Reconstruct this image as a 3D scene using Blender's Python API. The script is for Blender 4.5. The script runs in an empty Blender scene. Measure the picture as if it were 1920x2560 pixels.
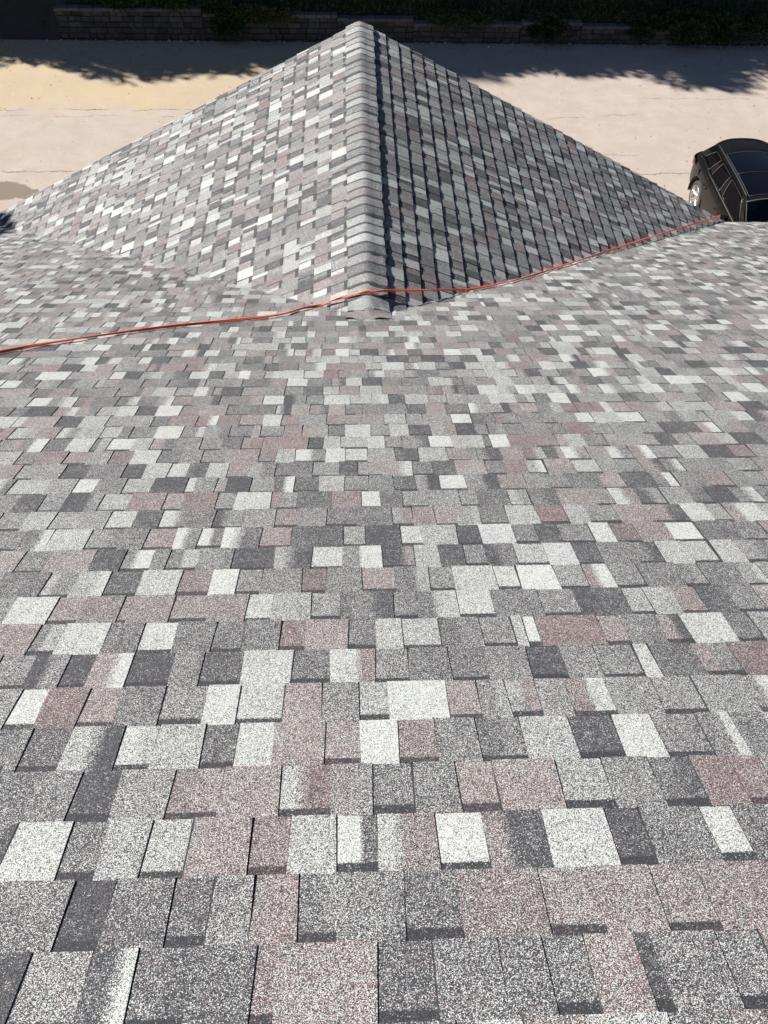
import bpy, bmesh, math, random
from mathutils import Vector, Matrix
R = math.radians
sc = bpy.context.scene
col = sc.collection

# ------------------------------------------------------------------ camera
GZ = 10.2                                   # height of the reference point of the main roof over the road
PITCH, YAW, ROLL, FPX = 0.92377155, 0.06184627, 0.0362704, 2053.087
cd = bpy.data.cameras.new('camera'); cam = bpy.data.objects.new('camera', cd); col.objects.link(cam)
cp_, sp_ = math.cos(PITCH), math.sin(PITCH)
fw = Vector((math.sin(YAW)*cp_, math.cos(YAW)*cp_, -sp_))
ri = Vector((math.cos(YAW), -math.sin(YAW), 0)); up = ri.cross(fw)
r2 = math.cos(ROLL)*ri + math.sin(ROLL)*up; u2 = -math.sin(ROLL)*ri + math.cos(ROLL)*up
M = Matrix((r2, u2, -fw)).transposed().to_4x4(); M.translation = Vector((-0.1253, 0, GZ+1.4655))
cam.matrix_world = M
cd.sensor_fit = 'HORIZONTAL'; cd.sensor_width = 36; cd.lens = 36*FPX/1920
cd.clip_start = .05; cd.clip_end = 1000
sc.camera = cam

# ------------------------------------------------------------------ light
SUN_EL, SUN_AZ = R(37), math.atan2(-.88, .47)      # azimuth from +Y towards +X
sdir = Vector((math.sin(SUN_AZ)*math.cos(SUN_EL), math.cos(SUN_AZ)*math.cos(SUN_EL), math.sin(SUN_EL)))
w = bpy.data.worlds.new('World'); sc.world = w; w.use_nodes = True
nt = w.node_tree; bg = nt.nodes['Background']
sky = nt.nodes.new('ShaderNodeTexSky'); sky.sky_type = 'NISHITA'; sky.sun_disc = False
sky.sun_elevation = SUN_EL; sky.sun_rotation = SUN_AZ; sky.altitude = 2500; sky.dust_density = .2; sky.air_density = .75
nt.links.new(sky.outputs[0], bg.inputs[0]); bg.inputs[1].default_value = .05
sl = bpy.data.lights.new('sun', 'SUN'); sl.energy = 5.0; sl.angle = R(.53); sl.color = (1, .955, .89)
so = bpy.data.objects.new('sun', sl); col.objects.link(so)
so.rotation_euler = (-sdir).to_track_quat('-Z', 'Y').to_euler(); so.location = (-20, 20, 40)
sc.view_settings.view_transform = 'Standard'; sc.view_settings.look = 'None'
sc.view_settings.exposure = .82; sc.view_settings.gamma = 1; sc.view_settings.use_curve_mapping = False

# ------------------------------------------------------------------ helpers
class MB:
    """collects faces, each with corner colours, into ONE mesh object"""
    def __init__(s): s.v = []; s.f = []; s.c = []; s.m = []
    def face(s, pts, cols=None, mi=0):
        n = len(s.v); s.v += [tuple(p) for p in pts]; s.f.append(tuple(range(n, n+len(pts))))
        s.c.append(cols if cols is not None else [(.5, .5, .5)]*len(pts)); s.m.append(mi)
    def grid(s, rows, c=None, mi=0, closed=False):
        n0 = len(s.v); k = len(rows[0])
        for r in rows: s.v += [tuple(p) for p in r]
        for i in range(len(rows)-1):
            for j in range(k if closed else k-1):
                a = n0+i*k+j; b = n0+i*k+(j+1) % k
                s.f.append((a, b, b+k, a+k)); s.c.append([c or (.5, .5, .5)]*4); s.m.append(mi)
    def box(s, lo, hi, c=None, mi=0, mat=None):
        x0, y0, z0 = lo; x1, y1, z1 = hi
        P = [Vector(p) for p in ((x0,y0,z0),(x1,y0,z0),(x1,y1,z0),(x0,y1,z0),(x0,y0,z1),(x1,y0,z1),(x1,y1,z1),(x0,y1,z1))]
        if mat: P = [mat @ p for p in P]
        n = len(s.v); s.v += [tuple(p) for p in P]
        for f in ((3,2,1,0),(4,5,6,7),(0,1,5,4),(1,2,6,5),(2,3,7,6),(3,0,4,7)):
            s.f.append(tuple(n+i for i in f)); s.c.append([c or (.5,.5,.5)]*4); s.m.append(mi)
    def tube(s, pts, rad, n=8, c=None, mi=0):
        rows = []
        for i, p in enumerate(pts):
            p = Vector(p); a = Vector(pts[max(i-1, 0)]); b = Vector(pts[min(i+1, len(pts)-1)])
            t = (b-a).normalized(); x = t.cross(Vector((0, 0, 1)))
            x = x.normalized() if x.length > 1e-4 else Vector((1, 0, 0)); y = t.cross(x)
            r = rad[i] if isinstance(rad, (list, tuple)) else rad
            rows.append([p+r*(math.cos(2*math.pi*k/n)*x+math.sin(2*math.pi*k/n)*y) for k in range(n)])
        s.grid(rows, c, mi, True)
        k = len(s.v)
        s.f.append(tuple(range(k-n, k))); s.c.append([c or (.5,.5,.5)]*n); s.m.append(mi)
        s.f.append(tuple(reversed(range(k-n*len(pts), k-n*len(pts)+n)))); s.c.append([c or (.5,.5,.5)]*n); s.m.append(mi)
    def build(s, name, mats, parent=None, smooth=False, weld=False, loc=None):
        me = bpy.data.meshes.new(name); me.from_pydata(s.v, [], s.f)
        if not isinstance(mats, (list, tuple)): mats = [mats]
        for m in mats: me.materials.append(m)
        at = me.color_attributes.new('mix', 'FLOAT_COLOR', 'CORNER')
        buf = []
        for cc in s.c:
            for q in cc: buf += [q[0], q[1], q[2], 1.0]
        at.data.foreach_set('color', buf)
        me.polygons.foreach_set('material_index', s.m)
        if smooth: me.polygons.foreach_set('use_smooth', [True]*len(s.f))
        if weld:
            b = bmesh.new(); b.from_mesh(me); bmesh.ops.remove_doubles(b, verts=b.verts, dist=1e-5)
            bmesh.ops.recalc_face_normals(b, faces=b.faces); b.to_mesh(me); b.free()
        me.update()
        o = bpy.data.objects.new(name, me); col.objects.link(o)
        if parent: o.parent = parent
        if loc: o.location = loc
        return o
def empty(name, loc=(0, 0, 0)):
    o = bpy.data.objects.new(name, None); col.objects.link(o); o.location = loc; o.empty_display_size = .2
    return o
def tag(o, label=None, cat=None, group=None, kind=None):
    if label: o['label'] = label
    if cat: o['category'] = cat
    if group: o['group'] = group
    if kind: o['kind'] = kind
    return o
def lerp(a, b, t): return tuple(x+(y-x)*t for x, y in zip(a, b))
def smooth_curve(P, n=10):
    P = [Vector(p) for p in P]; out = []
    for i in range(len(P)-1):
        a = P[max(i-1, 0)]; b = P[i]; c = P[i+1]; d = P[min(i+2, len(P)-1)]
        for k in range(n):
            t = k/n
            out.append(.5*((2*b)+(-a+c)*t+(2*a-5*b+4*c-d)*t*t+(-a+3*b-3*c+d)*t**3))
    out.append(P[-1]); return out

# ------------------------------------------------------------------ materials
class NT:
    def __init__(s, name):
        s.m = bpy.data.materials.new(name); s.m.use_nodes = True; s.t = s.m.node_tree; s.b = s.t.nodes['Principled BSDF']
    def n(s, t, **k):
        o = s.t.nodes.new('ShaderNode'+t)
        for a, b in k.items(): setattr(o, a, b)
        return o
    def l(s, a, b): s.t.links.new(a, b)
    def val(s, sock, x):
        if isinstance(x, bpy.types.NodeSocket): s.l(x, sock)
        else: sock.default_value = x
    def math(s, op, a, b=None, c=None, clamp=False):
        o = s.n('Math', operation=op, use_clamp=clamp); s.val(o.inputs[0], a)
        if b is not None: s.val(o.inputs[1], b)
        if c is not None: s.val(o.inputs[2], c)
        return o.outputs[0]
    def mix(s, f, a, b, blend='MIX'):
        o = s.n('Mix', data_type='RGBA', blend_type=blend); s.val(o.inputs[0], f)
        for i, x in ((6, a), (7, b)):
            if isinstance(x, tuple): o.inputs[i].default_value = (*x[:3], 1)
            else: s.l(x, o.inputs[i])
        return o.outputs[2]
    def noise(s, co, scale, detail=3, rough=.5, dist=0):
        o = s.n('TexNoise'); o.inputs['Scale'].default_value = scale; o.inputs['Detail'].default_value = detail
        o.inputs['Roughness'].default_value = rough; o.inputs['Distortion'].default_value = dist
        s.l(co, o.inputs['Vector']); return o
    def ramp(s, x, a, b, lo=0., hi=1.):
        o = s.n('MapRange'); o.interpolation_type = 'SMOOTHSTEP'; s.val(o.inputs[0], x)
        for i, q in enumerate((a, b, lo, hi)): s.val(o.inputs[i+1], q)
        return o.outputs[0]
    def bump(s, h, st, dist):
        o = s.n('Bump'); o.inputs['Strength'].default_value = st; o.inputs['Distance'].default_value = dist
        s.l(h, o.inputs['Height']); s.l(o.outputs[0], s.b.inputs['Normal'])
    def coord(s): return s.n('TexCoord').outputs['Object']
    def base(s, x): s.val(s.b.inputs['Base Color'], x if not isinstance(x, tuple) else (*x[:3], 1))
    def set(s, **k):
        for a, b in k.items(): s.b.inputs[a.replace('_', ' ')].default_value = b
        return s.m
def plain(name, c, rough=.5, metal=0, coat=0, spec=None):
    q = NT(name); q.base(c); q.set(Roughness=rough, Metallic=metal, Coat_Weight=coat)
    if spec is not None: q.b.inputs['Specular IOR Level'].default_value = spec
    return q.m

def shingle_material():
    q = NT('granulated_shingle'); co = q.coord()
    at = q.n('VertexColor', layer_name='mix'); sep = q.n('SeparateColor'); q.l(at.outputs[0], sep.inputs[0])
    L, RED, BAND = sep.outputs
    vo = q.n('TexVoronoi'); vo.inputs['Scale'].default_value = 740; q.l(co, vo.inputs['Vector'])
    rs = q.n('SeparateColor'); q.l(vo.outputs['Color'], rs.inputs[0])
    clump = q.noise(co, 60, 3, .6)
    blot = q.noise(co, 7, 3, .55)
    thr = q.math('ADD', L, q.math('MULTIPLY', q.math('SUBTRACT', clump.outputs[0], .5), .34))
    thr = q.math('ADD', thr, q.math('MULTIPLY', q.math('SUBTRACT', blot.outputs[0], .5), .22))
    thr = q.math('MULTIPLY', thr, q.math('SUBTRACT', 1.0, q.math('MULTIPLY', BAND, .93)))
    isl = q.ramp(q.math('SUBTRACT', thr, rs.outputs[0]), -.03, .03)
    isr = q.math('GREATER_THAN', q.math('MULTIPLY', RED, q.math('SUBTRACT', 1.0, q.math('MULTIPLY', BAND, .7))), rs.outputs[1])
    dark = q.mix(q.ramp(rs.outputs[2], .5, 1., 0, 1.), (.026, .028, .034), (.140, .145, .154))
    dark = q.mix(q.math('MULTIPLY', BAND, .6), dark, (.020, .021, .026))
    lite = q.mix(q.ramp(rs.outputs[2], .0, .6, 0, 1.), (.235, .250, .246), (.555, .572, .550))
    red = q.mix(rs.outputs[2], (.225, .090, .087), (.235, .160, .152))
    c = q.mix(isr, dark, red)
    c = q.mix(q.math('MULTIPLY', isl, q.math('SUBTRACT', 1.0, q.math('MULTIPLY', isr, .45))), c, lite)
    q.base(c); q.set(Roughness=.74); q.b.inputs['Specular IOR Level'].default_value = .36
    q.bump(vo.outputs['Distance'], .25, .002)
    return q.m
def siding_material():
    q = NT('lap_siding'); co = q.coord(); s = q.n('SeparateXYZ'); q.l(co, s.inputs[0])
    f = q.math('FRACT', q.math('MULTIPLY', s.outputs[2], 5.5)); n = q.noise(co, 6)
    q.base(q.mix(n.outputs[0], (.50, .44, .36), (.56, .50, .42))); q.bump(f, .8, .02); return q.set(Roughness=.7)
def road_material():
    q = NT('worn_asphalt'); co = q.coord(); s = q.n('SeparateXYZ'); q.l(co, s.inputs[0]); X, Y, Z = s.outputs
    big = q.noise(co, .35, 4, .6); mid = q.noise(co, 1.7, 5, .62); fine = q.noise(co, 45, 4, .7); st = q.n('Mapping')
    st.inputs['Scale'].default_value = (.34, 1.2, 1); q.l(co, st.inputs[0]); streak = q.noise(st.outputs[0], 1.3, 5, .6)
    c = q.mix(q.ramp(mid.outputs[0], .3, .7), (.412, .352, .303), (.470, .408, .354))
    c = q.mix(q.ramp(streak.outputs[0], .45, .75, 0, .32), c, (.410, .352, .306))
    # drifted sand along the far side, most of it at the left
    wob = q.math('MULTIPLY', q.math('SUBTRACT', q.noise(co, .8, 4, .6).outputs[0], .5), 2.2)
    edge = q.ramp(q.math('ADD', Y, wob), 22.6, 23.3)
    left = q.ramp(q.math('ADD', X, wob), 3.0, -3.5)
    sand = q.math('MULTIPLY', q.math('MULTIPLY', edge, left), q.ramp(streak.outputs[0], .25, .6, .55, 1.))
    c = q.mix(sand, c, q.mix(mid.outputs[0], (.45, .355, .228), (.52, .422, .285)))
    dust = q.ramp(q.noise(co, 2.6, 4, .7).outputs[0], .58, .72, 0, .35)
    c = q.mix(dust, c, (.54, .465, .375))
    c = q.mix(q.ramp(q.noise(co, 9, 2, .5).outputs[0], .70, .76, 0, .5), c, (.57, .50, .37))
    # aggregate speckle
    c = q.mix(q.ramp(fine.outputs[0], .60, .74, 0, .55), c, (.17, .15, .13))
    c = q.mix(q.ramp(q.noise(co, 70, 2, .6).outputs[0], .66, .74, 0, .6), c, (.55, .50, .43))
    tyre = q.math('MULTIPLY', q.ramp(q.noise(st.outputs[0], 3.1, 4, .7).outputs[0], .52, .72, 0, .28), q.ramp(mid.outputs[0], .35, .6))
    c = q.mix(tyre, c, (.350, .296, .254))
    c = q.mix(q.ramp(q.noise(co, 4.5, 6, .75).outputs[0], .60, .68, 0, .30), c, (.330, .276, .232))
    c = q.mix(q.ramp(q.noise(co, 26, 3, .7).outputs[0], .66, .72, 0, .6), c, (.52, .45, .34))
    c = q.mix(q.ramp(q.noise(co, 11, 5, .8).outputs[0], .56, .66, 0, .42), c, (.36, .30, .25))
    c = q.mix(q.ramp(q.noise(co, 7, 4, .75).outputs[0], .60, .66, 0, .5), c, (.58, .51, .42))
    c = q.mix(q.ramp(big.outputs[0], .35, .7, 0, .30), c, (.395, .325, .272))
    # damp stain near the left corner of the gable
    dx = q.math('DIVIDE', q.math('ADD', X, 9.1), 1.5); dy = q.math('DIVIDE', q.math('SUBTRACT', Y, 18.9), .48)
    rr = q.math('ADD', q.math('SQRT', q.math('ADD', q.math('MULTIPLY', dx, dx), q.math('MULTIPLY', dy, dy))), q.math('MULTIPLY', q.math('SUBTRACT', q.noise(co, 2.2, 6, .7).outputs[0], .5), 1.5))
    c = q.mix(q.ramp(rr, .92, .80, 0, .75), c, (.140, .112, .082))
    # cracks, each wandering along the road and broken by a mask
    wn = q.math('MULTIPLY', q.math('SUBTRACT', q.noise(co, 1.1, 7, .72).outputs[0], .5), .55)
    msk = q.noise(co, 1.3, 3, .6)
    def crack(y0, slope, x0, x1, wd, lo, dk):
        yy = q.math('SUBTRACT', q.math('ADD', Y, wn), q.math('ADD', y0, q.math('MULTIPLY', X, slope)))
        d = q.math('ABSOLUTE', yy)
        m = q.ramp(d, wd, wd*.4); a = q.ramp(X, x0, x0+.8); b = q.ramp(X, x1, x1-.8)
        m = q.math('MULTIPLY', q.math('MULTIPLY', m, a), q.math('MULTIPLY', b, q.ramp(msk.outputs[0], lo, lo+.12)))
        return q.math('MULTIPLY', m, dk)
    for a in ((23.02, .01, -14, 0, .022, .44, .7), (19.78, .0, -14, 14, .035, .42, .6), (21.72, .145, 4.5, 8.6, .016, .42, .6),
              (23.72, .004, 8.0, 16, .016, .40, .6), (22.6, .0, -14, -2, .016, .50, .8), (20.8, -.02, 5, 16, .016, .5, .7)):
        c = q.mix(crack(*a), c, (.075, .065, .055))
    q.base(c); q.set(Roughness=.93); q.b.inputs['Specular IOR Level'].default_value = .2
    q.bump(fine.outputs[0], .35, .008); return q.m
def soil_material():
    q = NT('bare_soil'); co = q.coord(); a = q.noise(co, 2.2, 6, .7); b = q.noise(co, 22, 4, .7)
    c = q.mix(a.outputs[0], (.030, .026, .020), (.085, .075, .062)); c = q.mix(q.ramp(b.outputs[0], .55, .75, 0, .7), c, (.13, .12, .10))
    q.base(c); q.bump(b.outputs[0], .8, .04); return q.set(Roughness=.95)
def block_material():
    q = NT('split_face_concrete'); co = q.coord(); at = q.n('VertexColor', layer_name='mix')
    n = q.noise(co, 9, 5, .65); f = q.noise(co, 80, 3, .6)
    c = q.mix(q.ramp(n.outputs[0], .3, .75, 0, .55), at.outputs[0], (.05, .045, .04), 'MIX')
    c = q.mix(q.ramp(f.outputs[0], .55, .75, 0, .4), c, (.20, .195, .19))
    q.base(c); q.bump(n.outputs[0], .8, .02); return q.set(Roughness=.95)
def leaf_material(name, a, b):
    q = NT(name); at = q.n('VertexColor', layer_name='mix'); s = q.n('SeparateColor'); q.l(at.outputs[0], s.inputs[0])
    c = q.mix(s.outputs[0], a, b); c = q.mix(s.outputs[1], c, (.16, .10, .045))
    q.base(c); q.set(Roughness=.6); q.b.inputs['Specular IOR Level'].default_value = .3
    return q.m
def bark_material():
    q = NT('bark'); co = q.coord(); n = q.noise(co, 14, 5, .7, 1.); q.base(q.mix(n.outputs[0], (.05, .035, .025), (.14, .11, .08)))
    q.bump(n.outputs[0], .8, .03); return q.set(Roughness=.9)
def cord_material():
    q = NT('orange_jacket'); co = q.coord(); n = q.noise(co, 30, 3, .6)
    q.base(q.mix(n.outputs[0], (.82, .115, .030), (.92, .18, .05))); return q.set(Roughness=.42)
def paint_material():
    q = NT('black_car_paint'); co = q.coord(); n = q.noise(co, 3, 4, .6)
    q.base(q.mix(n.outputs[0], (.006, .0055, .0055), (.010, .009, .0085)))
    q.set(Metallic=.0, Coat_Weight=.1, Coat_Roughness=.02); q.b.inputs['Specular IOR Level'].default_value = .16
    q.l(q.ramp(n.outputs[0], .3, .7, .22, .32), q.b.inputs['Roughness']); return q.m
def glass_material(name, tint, alpha):
    q = NT(name); g = q.n('BsdfGlossy'); g.inputs['Roughness'].default_value = .01; t = q.n('BsdfTransparent'); t.inputs[0].default_value = (*tint, 1)
    fr = q.n('Fresnel'); fr.inputs[0].default_value = 1.52; m = q.n('MixShader'); q.l(fr.outputs[0], m.inputs[0])
    q.l(t.outputs[0], m.inputs[1]); q.l(g.outputs[0], m.inputs[2]); out = q.t.nodes['Material Output']; q.l(m.outputs[0], out.inputs[0]); return q.m

SH = shingle_material(); SIDING = siding_material(); ROAD = road_material(); SOIL = soil_material(); BLOCK = block_material()
BARK = bark_material(); CORD = cord_material(); PAINT = paint_material()
WHITE = plain('white_painted_metal', (.78, .78, .76), .45)
TRIM = plain('painted_trim', (.62, .60, .55), .6)

# ------------------------------------------------------------------ setting: ground, road, hillside
g = MB(); g.face([(-300, -300, -.02), (300, -300, -.02), (300, 300, -.02), (-300, 300, -.02)])
tag(g.build('ground', SOIL), kind='structure')
rd = MB()
xs = [-60+i*2.0 for i in range(61)]; ysr = [-2, 4, 8, 12, 16, 20, 24, 26, 27.2]
rd.grid([[(x, y, .0) for x in xs] for y in ysr])
tag(rd.build('road', ROAD), kind='structure')
WY = 27.25                                            # front of the retaining wall
def hill_z(x, y):
    top = .80 if x < -4.5 else (.62 if x < -.4 else (.55 if x < 1.9 else (.43 if x < 5 else (.40 if x < 9 else .28))))
    d = y-WY
    if x < -8.7:
        k = min(1, max(0, (-8.7-x)/.5)); zz = max(0, .62*d) if d < 1.6 else .99+.42*(d-1.6)
        z2 = top+.40*max(0, d-.25) if d > .2 else top*0
        z = zz*k+z2*(1-k)
    else: z = top-.02+.42*max(0, d-.30)
    return z+.07*math.sin(x*2.1+y)*math.sin(y*1.7-x*.6)*min(1, max(0, d-.3))
hl = MB()
hx = [-40+i*.8 for i in range(38)]+[-9.6+i*.3 for i in range(70)]+[11.4+i*1.2 for i in range(26)]
hy = [WY+.24, WY+.5, WY+.8, WY+1.2, WY+1.6, WY+2, WY+2.5, WY+3, WY+4, WY+5, WY+7, WY+10, WY+14, WY+20, WY+30]
hl.grid([[(x, y if not (x < -8.7 and j == 0) else WY-.05, hill_z(x, y if not (x < -8.7 and j == 0) else WY-.05)) for x in hx] for j, y in enumerate(hy)])
tag(hl.build('hillside', SOIL, smooth=True), kind='structure')

# ------------------------------------------------------------------ house
rnd = random.Random(11)
EXP = .143; SL = math.atan(.5); CS, SN = math.cos(SL), math.sin(SL)
PAL = [((.75, .0), 23), ((.50, .03), 11), ((.31, .06), 18), ((.20, .05), 17), ((.06, .03), 17), ((.30, .28), 14), ((.19, .34), 5)]
PT = sum(p[1] for p in PAL)
def pick():
    r = rnd.uniform(0, PT)
    for c, wgt in PAL:
        r -= wgt
        if r <= 0: break
    return (min(1, max(.03, c[0]+(rnd.uniform(-.14, .08) if c[0] > .6 else rnd.uniform(-.06, .06)))), c[1]*rnd.uniform(.8, 1.15), 0)
def courses(mb, O, U, S, N, s0, s1, rng, skip=None, TB=.0032, TT=.0034, xb=0):
    """laminated shingles: every course a tilted sheet with a real butt edge, and raised teeth laminated on it"""
    P = lambda u, s, h: O+U*u+S*s+N*h
    i = 0; s = s0
    while s < s1-.01:
        e = min(EXP, s1-s)
        ua, ub = rng(s); u = ua-rnd.uniform(0, .25); tooth = rnd.random() < .5; prev = pick()
        ph = rnd.uniform(0, 6.28); amp = rnd.uniform(.0005, .0025)
        dj = lambda q: amp*math.sin(q*1.7+ph)+.0008*math.sin(q*9+ph*3)
        if s == s0: above = []
        row = []
        njoint = u+rnd.uniform(.1, 1.0)
        while u < ub:
            r = rnd.random()
            wd = rnd.uniform(.074, .134) if tooth else rnd.uniform(.066, .110)
            if r < .035: wd = rnd.uniform(.024, .05)
            elif r > .94: wd *= 1.35
            a = max(u, ua); b = min(u+wd, ub)
            joint = tooth and u < njoint <= u+wd+.1
            if joint: njoint += 1.0
            if b-a > .004 and not (skip and skip((a+b)/2, s+e/2, (b-a)/2)):
                c0 = prev if rnd.random() < .16 else pick()
                for _ in range(3):
                    near = [q[2] for q in above if q[0] < b-.015 and q[1] > a+.015]+[prev]
                    if any((c0[0] > .62 and q[0] > .62) or (c0[0] < .17 and q[0] < .17) for q in near) and rnd.random() < .75: c0 = pick()
                c1 = c0
                g_ = rnd.random()
                if g_ < .26 and b-a > .07: c1 = pick()
                prev = c1; row.append((a, b, c0 if c0[0] > c1[0] else c1))
                stops = [(a, c0), (b, c1)]
                if c1 is not c0:
                    k = rnd.uniform(.35, .7)*(b-a); hw = rnd.uniform(.03, .20)*(b-a)
                    stops = [(a, c0), (a+max(.01*(b-a), k-hw), c0), (a+min(.99*(b-a), k+hw), c1), (b, c1)]
                lift = rnd.random() < .05 and TB < .006
                tb = TB*(rnd.uniform(1.2, 1.8) if lift else rnd.uniform(.9, 1.1))
                h0, h1 = 0.0, tb
                sk = rnd.uniform(-.004, .004) if tooth else 0     # teeth are cut slightly askew
                if tooth: h0, h1 = TT*.75, tb+TT
                bw = 0 if tooth else xb+rnd.uniform(.018, .025)
                gap = .0025 if joint else 0
                for (q0, k0), (q1, k1) in zip(stops, stops[1:]):
                    ql = q0+(gap if q0 == a else 0)
                    e0, e1 = e+dj(q0), e+dj(q1); t0, t1 = dj(q0+2.), dj(q1+2.)
                    t0 = t1 = 0
                    if bw:
                        hb = h0+(h1-h0)*bw/e; B0 = (k0[0], k0[1], 1); B1 = (k1[0], k1[1], 1)
                        mb.face([P(ql, s+t0, h0), P(q1, s+t1, h0), P(q1, s+bw, hb), P(ql, s+bw, hb)], [B0, B1, B1, B0])
                        # feathered lower edge of the printed shadow band
                        fw_ = .0045; hc = h0+(h1-h0)*(bw+fw_)/e
                        mb.face([P(ql, s+bw, hb), P(q1, s+bw, hb), P(q1, s+bw+fw_, hc), P(ql, s+bw+fw_, hc)], [B0, B1, k1, k0])
                        mb.face([P(ql, s+bw+fw_, hc), P(q1, s+bw+fw_, hc), P(q1, s+e1, h1), P(ql, s+e0, h1)], [k0, k1, k1, k0])
                    else:
                        x0 = sk if q0 == a else 0; x1 = -sk if q1 == b else 0
                        mb.face([P(ql, s, h0), P(q1, s, h0), P(q1+x1, s+e1, h1), P(ql+x0, s+e0, h1)], [k0, k1, k1, k0])
                    dk = (.08, 0, .6)
                    mb.face([P(ql, s+e0, h1), P(q1, s+e1, h1), P(q1, s+e1, -.001), P(ql, s+e0, -.001)], [dk]*4)
                if tooth:
                    dk = (.06, 0, .9)
                    ag = a+gap
                    mb.face([P(ag, s, h0), P(ag+sk, s+e+dj(a), h1), P(ag+sk, s+e+dj(a), tb*.8), P(ag, s, -.001)], [dk]*4)
                    mb.face([P(b, s, h0), P(b-sk, s+e+dj(b), h1), P(b-sk, s+e+dj(b), tb*.8), P(b, s, -.001)], [dk]*4)
                    if gap or sk: mb.face([P(a-.004, s, 0), P(ag+.006, s, 0), P(ag+.006, s+e, tb*.8), P(a-.004, s+e, tb*.8)], [dk]*4)
                    if sk: mb.face([P(b-.006, s, 0), P(b+.002, s, 0), P(b+.002, s+e, tb*.8), P(b-.006, s+e, tb*.8)], [dk]*4)
            u += wd
            if joint and rnd.random() < .6: tooth = True       # two teeth meet at the end joint
            else: tooth = not tooth
        above = row; s += EXP; i += 1

VY = 4.434; YE = 8.985; YG = 9.045; ZE = GZ-.5*YE; ZR = GZ-.5*VY; WH = 2*(ZR-ZE)
house = empty('house', (0, YE-.45, 0))
tag(house, 'house with grey, white and dusty pink shingle roof and a gable projecting towards the road', 'house')
OFF = Vector((0, -(YE-.45), 0))
Y0 = YE-.45
def hp(x, y, z): return Vector((x, y-Y0, z))
XL, XR = -8.5, 9.5
S_END = YE/CS; S_BEG = .1507-5*EXP
mr = MB()
def mskip(u, s, hw):
    y = s*CS; return abs(u)+hw < y-VY-.16
courses(mr, hp(0, 0, GZ), Vector((1, 0, 0)), Vector((0, CS, -SN)), Vector((0, SN, CS)), S_BEG, S_END+.012, lambda s: (XL, XR), mskip)
main_roof = mr.build('main_roof', SH, house)
dr = MB()
LSL = WH/CS+.05
for sx in (-1, 1):
    S = Vector((sx*CS, 0, -SN)); N = Vector((sx*SN, 0, CS))
    courses(dr, hp(0, 0, ZR), Vector((0, 1, 0)), S, N, .012, LSL, lambda s: (VY+.8944*s-.10, YG), None, .0038 if sx < 0 else   .0118, .0034 if sx < 0 else .0036, .010 if sx < 0 else 0)
    dr.face([hp(0, VY, ZR-.004), hp(sx*WH*1.01, VY+WH*1.01, ZR-.505*WH-.004), hp(sx*WH*1.01, YG-.005, ZR-.505*WH-.004), hp(0, YG-.005, ZR-.004)], [(.2, 0, 0)]*4)
gable_roof = dr.build('gable_roof', SH, house)
# ridge cap: pieces lapped from the gable end towards the main roof, bent over the ridge
rc = MB()
def ridge_z(x, h):            # rounded ridge profile
    return ZR-.5*(math.sqrt(x*x+.038**2)-.014)+h
cx = [-.143, -.12, -.095, -.07, -.048, -.03, -.012, 0, .012, .03, .048, .07, .095, .12, .140]
CE = .1215
y = YG+.012; k = 0
caps = []
while y > VY+.30:
    caps.append(y); y -= CE
for y1 in caps:
    y0 = y1-CE-.012; wj = rnd.uniform(-.006, .006); cc = pick()
    cc = (.24+.62*(cc[0]-.1), cc[1]*.6, 0); dj = rnd.uniform(-.004, .004); jl = rnd.uniform(0, .004)
    rows = []
    lev = [(y0, .0110, 1), (y0+.040, .0118, 1), (y0+.046, .0120, 0), (y1-.05, .0132, 0), (y1, .0145, 0)]
    for (yy, h, bnd) in lev:
        rows.append([hp(x+wj+.004*math.sin(yy*40+x*8), yy+dj*(x/.14), ridge_z(x, h+jl+(.010*min(1, max(0, (x-.08)/.055))))) for x in cx])
    n0 = len(rc.v)
    for i in range(len(lev)-1):
        for j in range(len(cx)-1):
            ca = (cc[0], cc[1], .95*lev[i][2]); cb = (cc[0], cc[1], .95*lev[i+1][2])
            rc.face([rows[i][j], rows[i][j+1], rows[i+1][j+1], rows[i+1][j]], [ca, ca, cb, cb])
    dk = (.06, 0, .6)
    down = Vector((0, 0, -.012)); dn2 = Vector((0, 0, -.034))
    for j in range(len(cx)-1): rc.face([rows[-1][j], rows[-1][j+1], rows[-1][j+1]+down, rows[-1][j]+down], [dk]*4)
    for i in range(len(lev)-1):
        for j in (0, len(cx)-1): rc.face([rows[i][j], rows[i+1][j], rows[i+1][j]+dn2, rows[i][j]+dn2], [dk]*4)
# last pieces are dressed down on to the main roof
def drape(y, x, h):
    a = ZR-.5*(math.sqrt(x*x+.038**2)-.014); b = GZ-.5*y; k = .05
    d = max(0, 1-abs(a-b)/k)
    return max(a, b)+d*d*k*.25+h
def drape_piece(ya, yb, wa, wb, h, cc, band):
    n, m = 12, 16; rows = []
    for i in range(n+1):
        t = i/n; yy = ya+(yb-ya)*t; wd = wa+(wb-wa)*t
        rows.append([hp(-wd+2*wd*j/m, yy+(.016*math.sin(j*.55+1)-.05*abs(2*j/m-1)**2.5*0)*(1-t), drape(yy, -wd+2*wd*j/m, h+.004*t+.003*math.sin(j*1.3+i*.5)*(1-t))) for j in range(m+1)])
    for i in range(n):
        for j in range(m):
            ca = (cc[0], cc[1], band if i == 0 else 0); rc.face([rows[i][j], rows[i][j+1], rows[i+1][j+1], rows[i+1][j]], [ca]*4)
    dk = (.06, 0, .6); dn = Vector((0, 0, -.02))
    for e in (0, n):
        for j in range(m): rc.face([rows[e][j], rows[e][j+1], rows[e][j+1]+dn, rows[e][j]+dn], [dk]*4)
    for j in (0, m):
        for i in range(n): rc.face([rows[i][j], rows[i+1][j], rows[i+1][j]+dn, rows[i][j]+dn], [dk]*4)
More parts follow.
